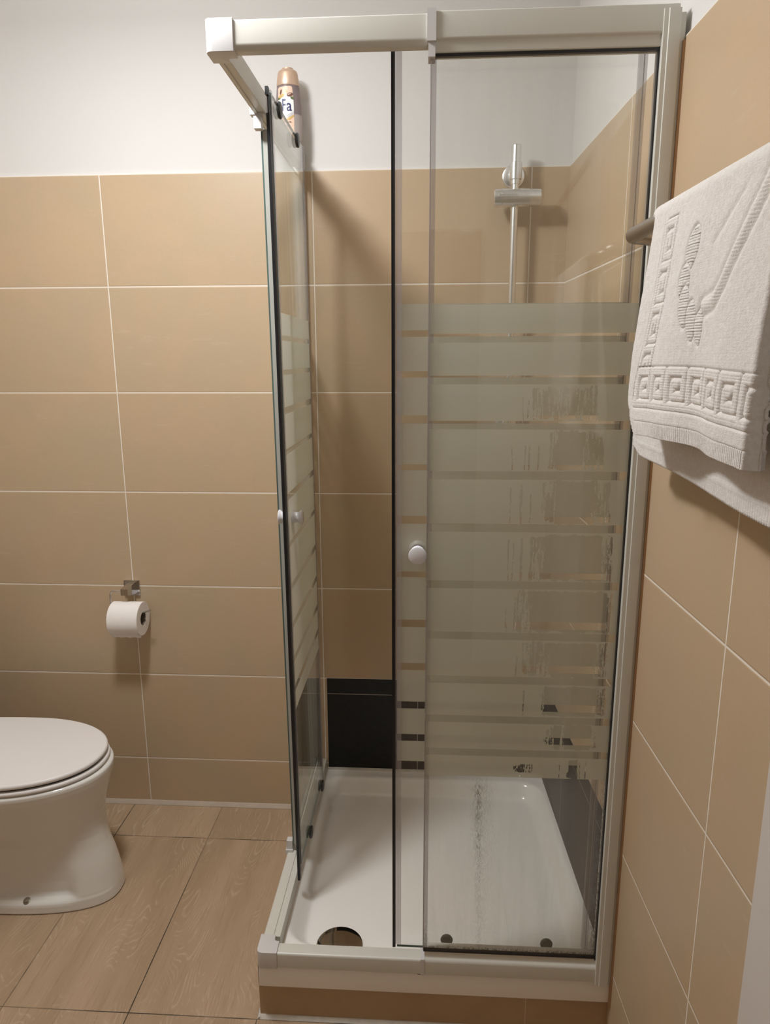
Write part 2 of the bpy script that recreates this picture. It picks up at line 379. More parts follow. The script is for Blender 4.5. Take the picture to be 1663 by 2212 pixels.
def rounded(pts, r, n=5):
    """round the corners of a profile; r is a radius or one per corner"""
    out = []; m = len(pts)
    for i, p in enumerate(pts):
        ri = r[i] if isinstance(r, (list, tuple)) else r
        p = Vector((*p, 0)); a = Vector((*pts[i-1], 0)); b = Vector((*pts[(i+1) % m], 0))
        if ri <= 0: out.append((p.x, p.y)); continue
        da, db = (a-p).normalized(), (b-p).normalized(); s, e = p+da*ri, p+db*ri
        for k in range(n+1):
            t = k/n; q = s*(1-t)**2 + p*2*t*(1-t) + e*t*t; out.append((q.x, q.y))
    return out
def thing(name, label, cat, loc=(0,0,0), group=None):
    o = bpy.data.objects.new(name, None); o.empty_display_size = .05; COL.objects.link(o); o.location = loc
    o['label'] = label; o['category'] = cat
    if group: o['group'] = group
    return o
def tag(o, label, cat): o['label'] = label; o['category'] = cat; return o
def smoothstep(e0, e1, x): t = np.clip((x-e0)/(e1-e0), 0, 1); return t*t*(3-2*t)
def struct(o): o['kind'] = 'structure'; return o
B = bmesh.new

# ------------------------------------------------------------------ room shell
XL, YF = -1.93, -2.75           # left wall, wall behind the camera
bm = B()
box(bm, XL, .06, .007, .12, 0, CEIL, 0)                       # plaster
box(bm, XL, .002, 0, .010, 0, ZT, 1)                          # tiling, a little proud
box(bm, -.6935, .002, -.0012, .004, .12, .4716, 2)            # black tiles behind the tray
wb = struct(link('wall_back', bm, [M_PLASTER, M_TILE_B, M_BLACK_B]))
bm = B()                                                      # right wall in its own frame, then turned
box(bm, .007, .12, -2.9, .12, 0, CEIL, 0)
box(bm, 0, .010, -1.303, .004, 0, ZT, 1)
box(bm, -.0012, .004, -.745, 0, .12, .4716, 2)
wr = struct(link('wall_right', bm, [M_PLASTER, M_TILE_R, M_BLACK_R])); wr.rotation_euler = (0, 0, RA)
bm = B(); box(bm, XL-.12, XL, YF-.1, .12, 0, CEIL, 0); box(bm, XL-.01, XL+.007, YF, 0, 0, ZT, 1)
struct(link('wall_left', bm, [M_PLASTER, M_TILE_R]))
bm = B(); box(bm, XL-.12, .3, YF-.12, YF, 0, CEIL, 0)
struct(link('wall_front', bm, M_PLASTER))
bm = B(); box(bm, XL-.12, .3, YF-.12, .12, CEIL, CEIL+.1); struct(link('ceiling', bm, M_CEIL))
bm = B(); box(bm, XL-.12, .3, YF-.12, .12, -.1, 0); struct(link('floor', bm, M_FLOOR))
# caulk beads: along the back wall, at the foot of the plinth, up the corner
bm = B(); prism(bm, rounded([(0, 0), (-.014, 0), (-.002, .012), (0, .012)], [0, .003, .003, 0]), (XL, 0, 0), (-.752, 0, 0), (0, 1, 0), (0, 0, 1)); struct(link('trim_1', bm, M_CAULK))
bm = B()
prism(bm, [(0, 0), (-.008, 0), (-.002, .007), (0, .007)], (-.752, -.768, 0), (.03, -.768, 0), (0, 1, 0), (0, 0, 1))
prism(bm, [(0, 0), (-.007, 0), (-.002, .006), (0, .006)], (-.750, -.776, 0), (-.750, 0, 0), (1, 0, 0), (0, 0, 1))
struct(link('trim_2', bm, M_WCAULK))
# tiled plinth under the tray
bm = B(); box(bm, -.750, .030, -.768, -.002, 0, .0895); struct(link('trim_3', bm, M_PLINTH, bevel=.0008))
# doorway in the right wall: casing and leaf
def rw(off, y, z):               # point at 'off' in front of the right wall's tile face
    return Vector((math.cos(RA)*(-off) - math.sin(RA)*y, math.sin(RA)*(-off) + math.cos(RA)*y, z))
bm = B(); box(bm, -.022, .010, -1.372, -1.304, 0, 2.06); box(bm, -.022, .010, -2.20, -2.132, 0, 2.06); box(bm, -.022, .010, -2.132, -1.372, 1.99, 2.06)
o = struct(link('trim_4', bm, M_PAINTDOOR, bevel=.003)); o.rotation_euler = (0, 0, RA)
bm = B(); box(bm, -.006, .006, -2.131, -1.373, .004, 1.989); o = struct(link('door_1', bm, M_PAINTDOOR, bevel=.002)); o.rotation_euler = (0, 0, RA)
hb = B(); lathe(hb, (-.006, -2.07, 1.02), (-1, 0, 0), [(0, .024), (.006, .024), (.007, .008), (.04, .008), (.045, 0)]); cyl(hb, (-.046, -2.075, 1.02), (-.046, -1.96, 1.02), .008)
h = link('door_handle', hb, M_CHROME); h.parent = o

bm = B(); box(bm, -1.00, -.15, YF+.008, YF+.045, .004, 2.02); d2 = struct(link('dark_reflection_panel', bm, M_DARKPANEL, bevel=.003))  # unseen dark panel added to darken chrome reflections and cut bounce light
hb = B(); lathe(hb, (-.93, YF+.045, 1.02), (0, 1, 0), [(0, .024), (.006, .024), (.007, .008), (.04, .008), (.045, 0)]); cyl(hb, (-.935, YF+.085, 1.02), (-.82, YF+.085, 1.02), .008)
h = link('door_handle', hb, M_CHROME); h.parent = d2  # handle on the added dark panel
# ceiling lamp (out of frame, lights the room)
t = thing('ceiling_lamp', 'round white flush ceiling lamp above the middle of the bathroom', 'lamp', (LAMP.x, LAMP.y, CEIL))
bm = B(); lathe(bm, (LAMP.x, LAMP.y, CEIL), (0, 0, -1), [(0, 0), (0, .05), (.02, .05), (.024, .03), (.045, .03), (.05, 0)]); link('mounting_plate', bm, M_GLOBE, t)

# ------------------------------------------------------------------ shower tray
X0, XR, Y0 = -.747, .029, -.770
tray = thing('shower_tray', 'white acrylic square shower tray set on a brown tiled plinth', 'shower tray', (-.36, -.385, .09))
bm = B(); nx, ny = 150, 150
xs = np.concatenate([[0], np.linspace(.004, 1, nx)]); G = []
def tray_z(x, y):
    # distance in from the rim, rounded-square basin; floor falls gently to the drain
    dx = min(x-(X0+.040), (XR-.010)-x); dy = min(y-(Y0+.050), (-.040)-y)
    r = .075
    qx, qy = max(r-dx, 0), max(r-dy, 0); d = r-math.hypot(qx, qy) if (dx < r and dy < r) else min(dx, dy)
    rim = .1500
    t = min(max(d/.048, 0), 1); s = t*t*(3-2*t)
    fl = .1035 + .006*min(math.hypot(x+.578, y+.670)/.8, 1)
    ledge = .006*math.exp(-((d+.004)/.006)**2)
    return rim*(1-s) + fl*s
for j in range(ny):
    y = Y0 + (0-.001-Y0)*j/(ny-1); row = []
    for i in range(nx):
        x = X0 + ((XR - (XR-.0)*0) - X0)*i/(nx-1)
        xr = min(x, 1.0)
        # squeeze to the opening right wall
        xe = -math.tan(RA)*y - .001; x = X0 + (xe-X0)*i/(nx-1)
        row.append(bm.verts.new((x, y, tray_z(X0+(x-X0)*(XR-X0)/(xe-X0) if xe > X0 else x, y))))
    G.append(row)
for j in range(ny-1):
    for i in range(nx-1): bm.faces.new((G[j][i], G[j][i+1], G[j+1][i+1], G[j+1][i]))
# outer apron with rounded shoulder
def ring_down(off, z): return None
edge = [G[0][i] for i in range(nx)]
prev = edge
for (dy, z) in ((-.003, .1492), (-.0055, .147), (-.007, .143), (-.007, .094), (-.005, .0905), (0, .0895)):
    cur = [bm.verts.new((v.co.x - (.0 if i else 0), Y0+dy, z)) for i, v in enumerate(edge)]
    for i in range(nx-1): bm.faces.new((prev[i+1], prev[i], cur[i], cur[i+1]))
    prev = cur
edge = [G[j][0] for j in range(ny)]; prev = edge
for (dx, z) in ((-.003, .1492), (-.0055, .147), (-.007, .143), (-.007, .094), (-.005, .0905), (0, .0895)):
    cur = [bm.verts.new((X0+dx+.004, v.co.y-.005*0, z)) for v in edge]
    for i in range(ny-1): bm.faces.new((prev[i], prev[i+1], cur[i+1], cur[i]))
    prev = cur
bmesh.ops.remove_doubles(bm, verts=bm.verts, dist=.0004)
link('basin', bm, M_TRAY, tray, 60)
dr = B(); lathe(dr, (-.578, -.670, .1045), (0, 0, 1), [(0, .052), (.0012, .0555), (.0035, .0552), (.0048, .052), (.0062, .035), (.0068, .015), (.007, 0)], 64)
d = link('drain_cover', dr, M_DRAIN, tray, 50); d['label'] = 'round polished chrome drain cover'
wb_ = B(); box(wb_, -.700, .0, -.0075, -.0005, .1495, .156); link('caulk_bead', wb_, M_WCAULK, tray, bevel=.002)

# ------------------------------------------------------------------ shower enclosure
enc = thing('shower_enclosure', 'corner shower enclosure with cream metal rails and striped frosted sliding glass doors', 'shower enclosure', (-.36, -.39, .15))
FY, LX = -.782, -.757
# top rails
prof_top = rounded([(0, 2.0265), (0, 1.9860), (.008, 1.9815), (.026, 1.9815), (.026, 2.0265)], [.002, .0055, .003, .001, .001])
bm = B(); prism(bm, prof_top, (-.715, FY, 0), (-.378, FY, 0), (0, 1, 0), (0, 0, 1)); link('top_rail', bm, M_ALU, enc)
prof_top2 = rounded([(0, 2.0295), (0, 1.9885), (.004, 1.9865), (.005, 1.970), (.012, 1.968), (.030, 1.968), (.030, 2.0295)], [.002, .003, .002, .002, .001, .001, .001])
bm = B(); prism(bm, prof_top2, (-.374, FY-.001, 0), (.019, FY-.001, 0), (0, 1, 0), (0, 0, 1)); link('top_rail', bm, M_ALU, enc)
prof_side = rounded([(0, 2.0265), (0, 1.9875), (.008, 1.9815), (.0265, 1.9815), (.0265, 2.021), (.020, 2.0265)], [.002, .007, .004, .001, .001, .001])
bm = B(); prism(bm, prof_side, (LX+.003, -.735, 0), (LX+.003+.006, -.001, 0), (1, 0, 0), (0, 0, 1))
box(bm, LX+.0085, LX+.0155, -.735, -.05, 1.9795, 1.9815)
link('top_rail', bm, M_ALU, enc)
# bottom rails
prof_b = rounded([(0, .149), (0, .1865), (.030, .1855), (.030, .149)], [.001, .006, .001, .001])
bm = B(); prism(bm, prof_b, (-.715, FY, 0), (-.3765, FY, 0), (0, 1, 0), (0, 0, 1)); link('bottom_rail', bm, M_ALU, enc)
prof_b2 = rounded([(0, .149), (0, .1845), (.006, .189), (.007, .2045), (.020, .2055), (.030, .2055), (.030, .149)], [.001, .005, .002, .001, .001, .001, .001])
bm = B(); prism(bm, prof_b2, (-.3760, FY, 0), (.006, FY, 0), (0, 1, 0), (0, 0, 1)); link('bottom_rail', bm, M_ALU, enc)
prof_bs = rounded([(0, .149), (0, .1845), (.0235, .186), (.0245, .1835), (.0255, .186), (.040, .186), (.040, .149)], [.001, .004, 0, 0, 0, .001, .001])
bm = B(); prism(bm, prof_bs, (-.7445, -.735, 0), (-.7395, -.001, 0), (1, 0, 0), (0, 0, 1)); link('bottom_rail', bm, M_ALU, enc)
# corner caps: L-shaped plastic pieces
def corner_cap(z0, z1, xo, yo, legx, legy, w, name):
    bm = B(); r = .013
    pts = [(xo, legy), (xo, yo), (legx, yo), (legx, yo+w), (xo+w, yo+w), (xo+w, legy)]
    P2 = rounded(pts, [.001, r, .001, .001, .008, .001], 7)
    prism(bm, P2, (0, 0, z0), (0, 0, z1), (1, 0, 0), (0, 1, 0))
    bmesh.ops.recalc_face_normals(bm, faces=bm.faces[:])
    fs = [e for e in bm.edges if abs(e.calc_face_angle(0)-PI/2) < .1 and abs(e.verts[0].co.z-e.verts[1].co.z) < 1e-5]
    bmesh.ops.bevel(bm, geom=fs, offset=.0045, segments=4, profile=.5, affect='EDGES', clamp_overlap=True)
    return link(name, bm, M_PLAST, enc, 50)
corner_cap(1.9785, 2.029, -.7575, FY-.0025, -.709, -.735, .031, 'corner_cap')
corner_cap(.1475, .1895, -.7485, FY-.0025, -.703, -.733, .0425*.8, 'corner_cap')
# white connector where the fixed pane begins
bm = B(); box(bm, -.3860, -.3712, FY-.004, FY+.031, 1.985, 2.0325); box(bm, -.3838, -.3722, FY-.0005, FY+.03, 1.9625, 1.987)
link('rail_connector', bm, M_PLAST, enc, bevel=.0022)
bm = B(); box(bm, -.3845, -.3760, FY-.0015, FY+.0305, .147, .1885); link('rail_connector', bm, M_PLAST, enc, bevel=.001)
# side panel clips
bm = B(); box(bm, LX-.001, LX+.029, -.478, -.458, 1.977, 1.992); box(bm, LX+.006, LX+.022, -.476, -.456, 1.951, 1.979)
link('panel_clip', bm, M_PLAST, enc, bevel=.003)
bm = B(); box(bm, -.7470, -.7280, -.455, -.420, .180, .192); box(bm, -.7450, -.7300, -.450, -.432, .19, .216)
link('panel_clip', bm, M_PLAST, enc, bevel=.002)
# wall profiles
bm = B()
prism(bm, rounded([(.0020, FY-.0055), (.0012, FY-.0038), (-.0065, FY-.0038), (-.0065, -.750), (.021, -.750), (.021, FY-.0055)], [.0004, .0004, .0012, .001, .001, .0015]), (0, 0, .1445), (.0, 0, 2.0215), (1, 0, 0), (0, 1, 0))
link('wall_profile', bm, M_ALU, enc)
bm = B(); box(bm, .0205, .0295, FY-.0005, -.752, .146, 2.0165); link('wall_profile', bm, M_ALU, enc, bevel=.0008)
bm = B(); box(bm, .0265, .0325, FY-.004, -.770, .09, 1.975); s_ = link('silicone_bead', bm, M_TCAULK, enc, bevel=.0015)
bm = B(); box(bm, -.7540, -.7250, -.024, -.0005, .186, 1.985); link('wall_profile', bm, M_ALU, enc, bevel=.002)
# grime under the rails
bm = B(); pv = None
for k in range(240):
    x = -.715 + k*.00305; n_ = abs(math.sin(k*.71)+math.sin(k*.233+1)+math.sin(k*1.37))/3; h_ = .0003 + .0022*max(n_-.35, 0) + .004*math.exp(-((x+.385)/.012)**2) + .008*math.exp(-((x-.012)/.010)**2)
    c_ = (bm.verts.new((x, -.7785, .1494)), bm.verts.new((x, -.7785, .1494-.0006-h_)))
    if pv: bm.faces.new((pv[0], c_[0], c_[1], pv[1]))
    pv = c_
link('mould_line', bm, M_DIRT, enc)

# glass panes -----------------------------------------------------------------
def pane(name, x0, x1, y0, y1, z0, z1, shear, faces, parent, back_axis):
    """thin pane; the printed face gets material 2, cut edges material 1. shear = (dx per metre down, reference z)"""
    bm = B(); vs = box(bm, x0, x1, y0, y1, z0, z1)
    bmesh.ops.recalc_face_normals(bm, faces=bm.faces[:])
    for f in bm.faces:
        n = f.normal; a = n[back_axis]
        if abs(a) > .9: f.material_index = 2 if a > 0 else 0
        else: f.material_index = 1
    for v in bm.verts: v.co.x += (shear[1]-v.co.z)*shear[0]
    return link(name, bm, faces, parent, 20)
# front fixed pane: printed inner face is a fine grid that carries the wear of the print
fx0, fx1, fz0, fz1 = -.3782, -.008, .2045, 1.9705; fyf, fyb = -.7755, -.7695
bm = B(); nz = 1050
zl = np.concatenate([[fz0], np.linspace(.21, 1.56, nz), [fz1]]); xl = np.concatenate([np.linspace(fx0, -.245, 44), np.linspace(-.2445, fx1, 430)]); nx = len(xl)
gv = [[bm.verts.new((x, fyb, z)) for x in xl] for z in zl]
for j in range(len(zl)-1):
    for i in range(nx-1): f = bm.faces.new((gv[j][i], gv[j+1][i], gv[j+1][i+1], gv[j][i+1])); f.material_index = 2
a, b, c, d_ = [bm.verts.new(p) for p in ((fx0, fyf, fz0), (fx1, fyf, fz0), (fx1, fyf, fz1), (fx0, fyf, fz1))]
f = bm.faces.new((a, b, c, d_)); f.material_index = 0
me = bpy.data.meshes.new('fixed_pane'); bm.to_mesh(me); bm.free()
for m in (M_GLASS, M_GEDGE, M_FROST_F): me.materials.append(m)
fixed = bpy.data.objects.new('fixed_pane', me); COL.objects.link(fixed); setparent(fixed, enc)
co = np.empty(len(me.vertices)*3); me.vertices.foreach_get('co', co); co = co.reshape(-1, 3); X, Z = co[:, 0], co[:, 2]
def vnoise(p, q, seed):          # value noise
    r = np.random.default_rng(seed).random((257, 257)); i, j = np.floor(p).astype(int), np.floor(q).astype(int)
    fp, fq = p-i, q-j; fp, fq = fp*fp*(3-2*fp), fq*fq*(3-2*fq)
    g = lambda a, b: r[a % 257, b % 257]
    return (g(i, j)*(1-fp)+g(i+1, j)*fp)*(1-fq)+(g(i, j+1)*(1-fp)+g(i+1, j+1)*fp)*fq
def fbm(p, q, seed): return .55*vnoise(p, q, seed)+.3*vnoise(2*p, 2*q, seed+1)+.15*vnoise(4*p, 4*q, seed+2)
wear = np.zeros(len(X)); zs = FIX_Z
# per band (from the third down): list of (x0, x1, top, bottom) solid patches as fractions of band height, and ragged streak ranges
bands = {2: ([], [(-.190, -.070, .10, .93)], [(-.205, .45), (-.195, .3)]),
         3: ([(-.140, -.098, .03, .92)], [(-.152, -.055, .03, .92), ], [(-.222, .35), (-.198, .45), (-.19, .35), (-.172, .4), (-.14, .9)]),
         4: ([(-.140, -.070, .0, .95)], [(-.160, -.035, .02, .9)], [(-.222, .9), (-.202, .95), (-.204, .9), (-.185, .5)]),
         5: ([(-.155, -.045, .02, .92)], [(-.180, -.025, .05, .93)], [(-.222, .85), (-.214, .8), (-.198, .9), (-.196, .9), (-.180, .5)]),
         6: ([(-.172, -.030, .01, .93)], [(-.205, -.022, .03, .95)], [(-.222, .4), (-.206, .8)]),
         7: ([(-.130, -.048, .04, .95)], [(-.190, -.025, .05, .9)], [(-.20, .3)]),
         8: ([(-.142, -.040, .03, .92)], [(-.150, -.020, .05, .9)], [(-.184, .8), (-.145, .85), (-.140, .9)]),
         9: ([(-.120, -.106, .0, .9), (-.098, -.047, .0, .9)], [(-.140, -.035, .1, .8)], [(-.112, .9)]),
         10: ([(-.088, -.068, .05, .9)], [(-.195, -.160, .35, .7)], [(-.184, .7), (-.104, .9), (-.063, .9), (-.052, .9)])}
edges = [(zs[0], zs[1])] + [(zs[2*i], zs[2*i+1]) for i in range(1, 11)]
jx = (fbm(X*160, Z*30, 3)-.5)*.012; jz = (fbm(X*90, Z*60, 9)-.5)*.018
def boxm(x0, x1, z0, z1, xx, zz): return (xx > x0) & (xx < x1) & (zz > z0) & (zz < z1)
for bi, (solid, rag, lines) in bands.items():
    zt, zb = edges[bi]; hgt = zt-zb
    for (a0, a1, t0, t1) in solid:
        wear[boxm(a0, a1, zt-t1*hgt, zt-t0*hgt, X+jx, Z+jz*.5)] = 1
    for (a0, a1, t0, t1) in rag:
        mk = boxm(a0, a1, zt-t1*hgt, zt-t0*hgt, X+jx, Z+jz); n = .6*fbm(X*330, Z*30, 20+bi)+.4*fbm(X*900, Z*260, 60+bi)
        wear[mk & (n > (.455 if bi < 8 else .49))] = 1
    for (xc, ln) in lines:
        w = .0003 + .0026*fbm(Z*30+xc*900, Z*0+bi, 5)
        mk = (np.abs(X + (fbm(Z*18, Z*0+xc*100, 8)-.5)*.006 - xc) < w*.8) & (Z < zt-(1-ln)*hgt*.5-.004) & (Z > zb+.004)
        wear[mk & (fbm(X*600, Z*160, 31) > .38)] = 1
at = me.attributes.new('wear', 'FLOAT', 'POINT'); at.data.foreach_set('value', wear.astype(np.float32))
st = (.50*np.exp(-((X+.268+(Z-.6)*.03)/.006)**2) + .26*np.exp(-((X+.262+(Z-.6)*.03)/.022)**2))*smoothstep(.64, .60, Z)*(.25+.75*smoothstep(.25, .60, Z))
st = np.maximum(st, 1.0*np.exp(-((Z-.207)/.006)**2)*(.4+.6*(fbm(X*60, Z*10, 4) > .4)))
st = np.maximum(st, .9*np.exp(-((X-fx0)/.008)**2)*np.exp(-((Z-.205)/.05)**2)); st = np.maximum(st, .8*np.exp(-((X-fx1)/.012)**2)*smoothstep(.9, .25, Z))
at = me.attributes.new('stain', 'FLOAT', 'POINT'); at.data.foreach_set('value', st.astype(np.float32))
bm = B(); box(bm, fx0-.0012, fx0+.0002, fyf-.0005, fyb+.001, .206, 1.968)
link('pane_edge', bm, M_EDGEGREY, fixed)
bm = B(); box(bm, fx0-.002, fx0+.0085, fyb+.001, fyb+.005, .206, 1.966); link('edge_seal', bm, M_SEAL, fixed)
bm = B(); box(bm, fx0, fx1+.002, fyf-.001, fyb+.001, 1.9645, 1.9688); box(bm, fx1-.001, fx1+.0028, fyf-.0012, fyb+.0014, .2, 1.97)
box(bm, fx0, fx1, fyf-.0008, fyb+.001, .2035, .2068)
link('gasket', bm, M_RUBBER, fixed)

# knobs and rollers
def knob(parent, org, axis, label=None):
    bm = B(); lathe(bm, org, axis, [(0, 0), (0, .0145), (.002, .0150), (.006, .0135), (.012, .0118), (.017, .0128), (.0215, .0165), (.0235, .0178), (.0250, .0172), (.0262, .0140), (.0266, 0)], 48)
    k = link('knob', bm, M_KNOB, parent, 40)
    return k
def roller(parent, c, axis, r=.020):
    bm = B(); a = Vector(axis); lathe(bm, Vector(c), a, [(-.0052, 0), (-.0050, r*.45), (-.0034, r*.90), (0, r), (.0034, r*.90), (.0050, r*.45), (.0052, 0)], 28)
    k = link('roller', bm, M_ROLLER, parent, 30); return k

# front sliding door, half open behind the fixed pane
dx0, dx1 = -.4375, -.0210
fd = pane('sliding_door', dx0, dx1, -.745, -.739, .183, 1.998, (0, 1), [M_GLASS, M_GEDGE, M_FROST_D], enc, 1)
bm = B(); box(bm, -.4425, -.4285, -.7475, -.7365, .192, 1.996); link('edge_seal', bm, M_SEAL, fd, bevel=.001)
bm = B(); box(bm, -.4475, -.4425, -.7440, -.7385, .180, 1.996); box(bm, -.4422, -.4405, -.7485, -.7474, .185, 1.996); link('magnetic_strip', bm, M_RUBBER, fd)
bm = B(); box(bm, -.0300, -.0170, -.7475, -.7365, .200, 1.996); link('edge_seal', bm, M_SEAL, fd, bevel=.001)
knob(fd, (-.3965, -.745, 1.1015), (0, -1, 0)); knob(fd, (-.3965, -.739, 1.1015), (0, 1, 0))
for cx in (-.326, -.104):
    roller(fd, (cx, -.732, .1940), (0, 1, 0), .0140); roller(fd, (cx, -.732, 2.000), (0, 1, 0), .018)

# left side: fixed pane and its sliding door, both a touch out of plumb
sp = pane('fixed_pane', -.7420, -.7380, -.450, -.010, .205, 1.966, (.0078, 1.963), [M_GLASS, M_GEDGE, M_FROST_L], enc, 0)
bm = B(); box(bm, -.7378, -.7250, -.4530, -.4490, .210, 1.955)
for v in bm.verts: v.co.x += (1.963-v.co.z)*.0078
link('edge_seal', bm, M_LIP, sp)
ld_ = pane('sliding_door', -.7052, -.6995, -.5330, -.1560, .2150, 1.9990, (.0055, 2.0), [M_GLASS, M_GEDGE, M_FROST_D], enc, 0)
def sheared(bm, k=.0055, zr=2.0):
    for v in bm.verts: v.co.x += (zr-v.co.z)*k
bm = B(); box(bm, -.7075, -.6970, -.5480, -.5330, .2080, 1.9995); sheared(bm); link('edge_seal', bm, M_SEAL, ld_, bevel=.001)
bm = B(); box(bm, -.7065, -.7000, -.5560, -.5440, .1850, 1.955); box(bm, -.7070, -.7005, -.5580, -.5460, 1.988, 2.003); box(bm, -.7038, -.7014, -.5540, -.5450, 1.95, 1.99); sheared(bm); link('magnetic_strip', bm, M_RUBBER, ld_)
bm = B(); box(bm, -.7070, -.6975, -.1620, -.1530, .2150, 1.9985); sheared(bm); link('edge_seal', bm, M_SEAL, ld_, bevel=.001)
knob(ld_, (-.7000, -.4860, 1.1120), (-1, 0, 0)); knob(ld_, (-.6945, -.4860, 1.1120), (1, 0, 0))
for cy, z, dx in ((-.470, 1.986, 0), (-.262, 1.986, 0), (-.408, .2150, .0098), (-.195, .2150, .0098)):
    roller(ld_, (-.6955+dx, cy, z), (1, 0, 0), .0170)

# ------------------------------------------------------------------ shower riser
sr = thing('shower_riser_rail', 'chrome shower riser rail with hand shower holder on the tiled back wall', 'shower rail', (-.151, -.055, 1.3))
yb = -.055
bm = B(); cyl(bm, (-.1515, yb, 1.25), (-.1515, yb, 1.93), .0102); link('rod', bm, M_CHROME_D, sr)
bm = B(); lathe(bm, (-.1515, yb, 1.925), (0, 0, 1), [(0, .0102), (0, .0130), (.010, .0132), (.012, .0158), (.052, .0165), (.054, .0132), (.056, .0130), (.094, .0136), (.0955, .0125), (.096, 0)], 36); link('end_cap', bm, M_CHROME_D, sr, 30)
bm = B(); lathe(bm, (-.1515, 0, 1.956), (0, -1, 0), [(0, .030), (.004, .0305), (.0065, .0295), (.008, .026), (.009, .011), (.055, .0105), (.056, 0)], 48); link('wall_bracket', bm, M_CHROME_D, sr, 30)
bm = B(); lathe(bm, (-.1515, 0, 1.29), (0, -1, 0), [(0, .030), (.004, .0305), (.0065, .0295), (.008, .026), (.009, .011), (.055, .0105), (.056, 0)], 48); link('wall_bracket', bm, M_CHROME_D, sr, 30)
bm = B(); lathe(bm, (-.2090, yb-.004, 1.8905), (1, 0, 0), [(0, 0), (.001, .0200), (.003, .0225), (.021, .0232), (.022, .0220), (.0228, .0230), (.094, .0230), (.095, .0212), (.0965, .0212), (.0975, .0225), (.1235, .0215), (.1260, .0190), (.1268, 0)], 40); link('slider', bm, M_CHROME_D, sr, 30)
bm = B(); box(bm, -.196, -.148, yb-.0300, yb-.0255, 1.889, 1.896); link('slider_lever', bm, M_CHROME_D, sr, bevel=.001)

# ------------------------------------------------------------------ toilet
toilet = thing('toilet', 'white ceramic floor-standing toilet with closed lid against tiled wall', 'toilet', (-1.55, -.39, 0))
def outline(xb, xt, hw, yc, n=72, pw=2.25, z=0, tipflat=.0):
    """D-shaped plan: elliptical front towards +x, straight sides back to xb"""
    L = (xt-xb); cx = xt - min(L*.58, .33); a = xt-cx; pts = []
    for i in range(n):
        w = -PI/2 + PI*i/(n-1); c, s = math.cos(w), math.sin(w)
        pts.append((cx + a*abs(c)**(2/pw), yc + hw*(1 if s > 0 else -1)*abs(s)**(2/pw)))
    m = 14
    for i in range(1, m): pts.append((cx + (xb-cx)*i/m, yc + hw*(1-.06*(i/m)**2)))
    for i in range(9): pts.append((xb, yc + hw*.94*(1-2*(i)/8)))
    for i in range(m-1, 0, -1): pts.append((cx + (xb-cx)*i/m, yc - hw*(1-.06*(i/m)**2)))
    return [(x, y, z) for x, y in pts]
def loft(bm, rings, cap0=True, cap1=True):
    R = [[bm.verts.new(p) for p in r] for r in rings]; n = len(R[0])
    for A, C in zip(R, R[1:]):
        for i in range(n): bm.faces.new((A[i], A[(i+1)%n], C[(i+1)%n], C[i]))
    if cap0: bm.faces.new(R[0][::-1])
    if cap1: bm.faces.new(R[-1])
YC = -.392
prof = [(.000, -1.2400, .1150, 2.6), (.004, -1.2375, .1175, 2.6), (.022, -1.2385, .1172, 2.6), (.030, -1.2388, .1150, 2.6), (.036, -1.2392, .1080, 2.5), (.041, -1.2397, .0960, 2.5), (.050, -1.2408, .0915, 2.45),
        (.080, -1.2450, .0920, 2.4), (.120, -1.2525, .0955, 2.35), (.160, -1.2630, .1000, 2.3), (.195, -1.2690, .1070, 2.3), (.215, -1.2715, .1170, 2.25), (.235, -1.2720, .1280, 2.2), (.260, -1.2700, .1400, 2.15), (.290, -1.2640, .1530, 2.1),
        (.320, -1.2560, .1660, 2.1), (.345, -1.2480, .1760, 2.1), (.365, -1.2420, .1830, 2.1), (.380, -1.2395, .1860, 2.1), (.388, -1.2400, .1860, 2.1), (.393, -1.2430, .1830, 2.1)]
# resample the vertical profile smoothly
zz = np.array([p[0] for p in prof]); dense = np.unique(np.concatenate([np.linspace(0, .393, 60), zz]))
ip = lambda k: np.interp(dense, zz, [p[k] for p in prof])
A_, H_, P_ = ip(1), ip(2), ip(3)
HS = np.interp(dense, [0, .004, .022, .05, .09, .14, .195, .26, .29, .393], [.1150, .1175, .1172, .1160, .1115, .1055, .1070, .1400, .1530, .1830])
def ped_ring(i):
    a = outline(-1.86, A_[i], H_[i], YC, pw=P_[i], z=float(dense[i])); b = outline(-1.86, A_[i], max(HS[i], H_[i]), YC, pw=P_[i], z=float(dense[i]))
    out = []
    for (xa_, ya_, za_), (xb_, yb_, zb_) in zip(a, b):
        t_ = float(smoothstep(-1.36, -1.31, xb_)); out.append((xa_*(1-t_)+xb_*t_, ya_*(1-t_)+yb_*t_, za_))
    return out
bm = B(); loft(bm, [ped_ring(i) for i in range(len(dense))])
link('pedestal', bm, M_CERAMIC, toilet, 60)
def slab(name, z0, z1, xt, hw, mat, xb=-1.735, r=.006, dome=0.):
    bm = B(); rings = [outline(xb, xt-r, hw-r, YC, pw=2.1, z=z0)]
    for k in range(7):
        w = -PI/2+PI*k/6; rings.append(outline(xb, xt-r+r*math.cos(w), hw-r+r*math.cos(w), YC, pw=2.1, z=(z0+z1)/2+(z1-z0)/2*math.sin(w)))
    for k in (1., .8, .55, .3, .1): rings.append([(xb+.24+(x-xb-.24)*k, YC+(y-YC)*k, z1+dome*(1-k*k)) for x, y, z in outline(xb, xt-r, hw-r, YC, pw=2.1)])
    loft(bm, rings); return link(name, bm, mat, toilet, 45)
slab('seat', .396, .408, -1.2500, .1800, M_LID, r=.005)
slab('lid', .414, .428, -1.2545, .1800, M_LID, r=.006, dome=.003)
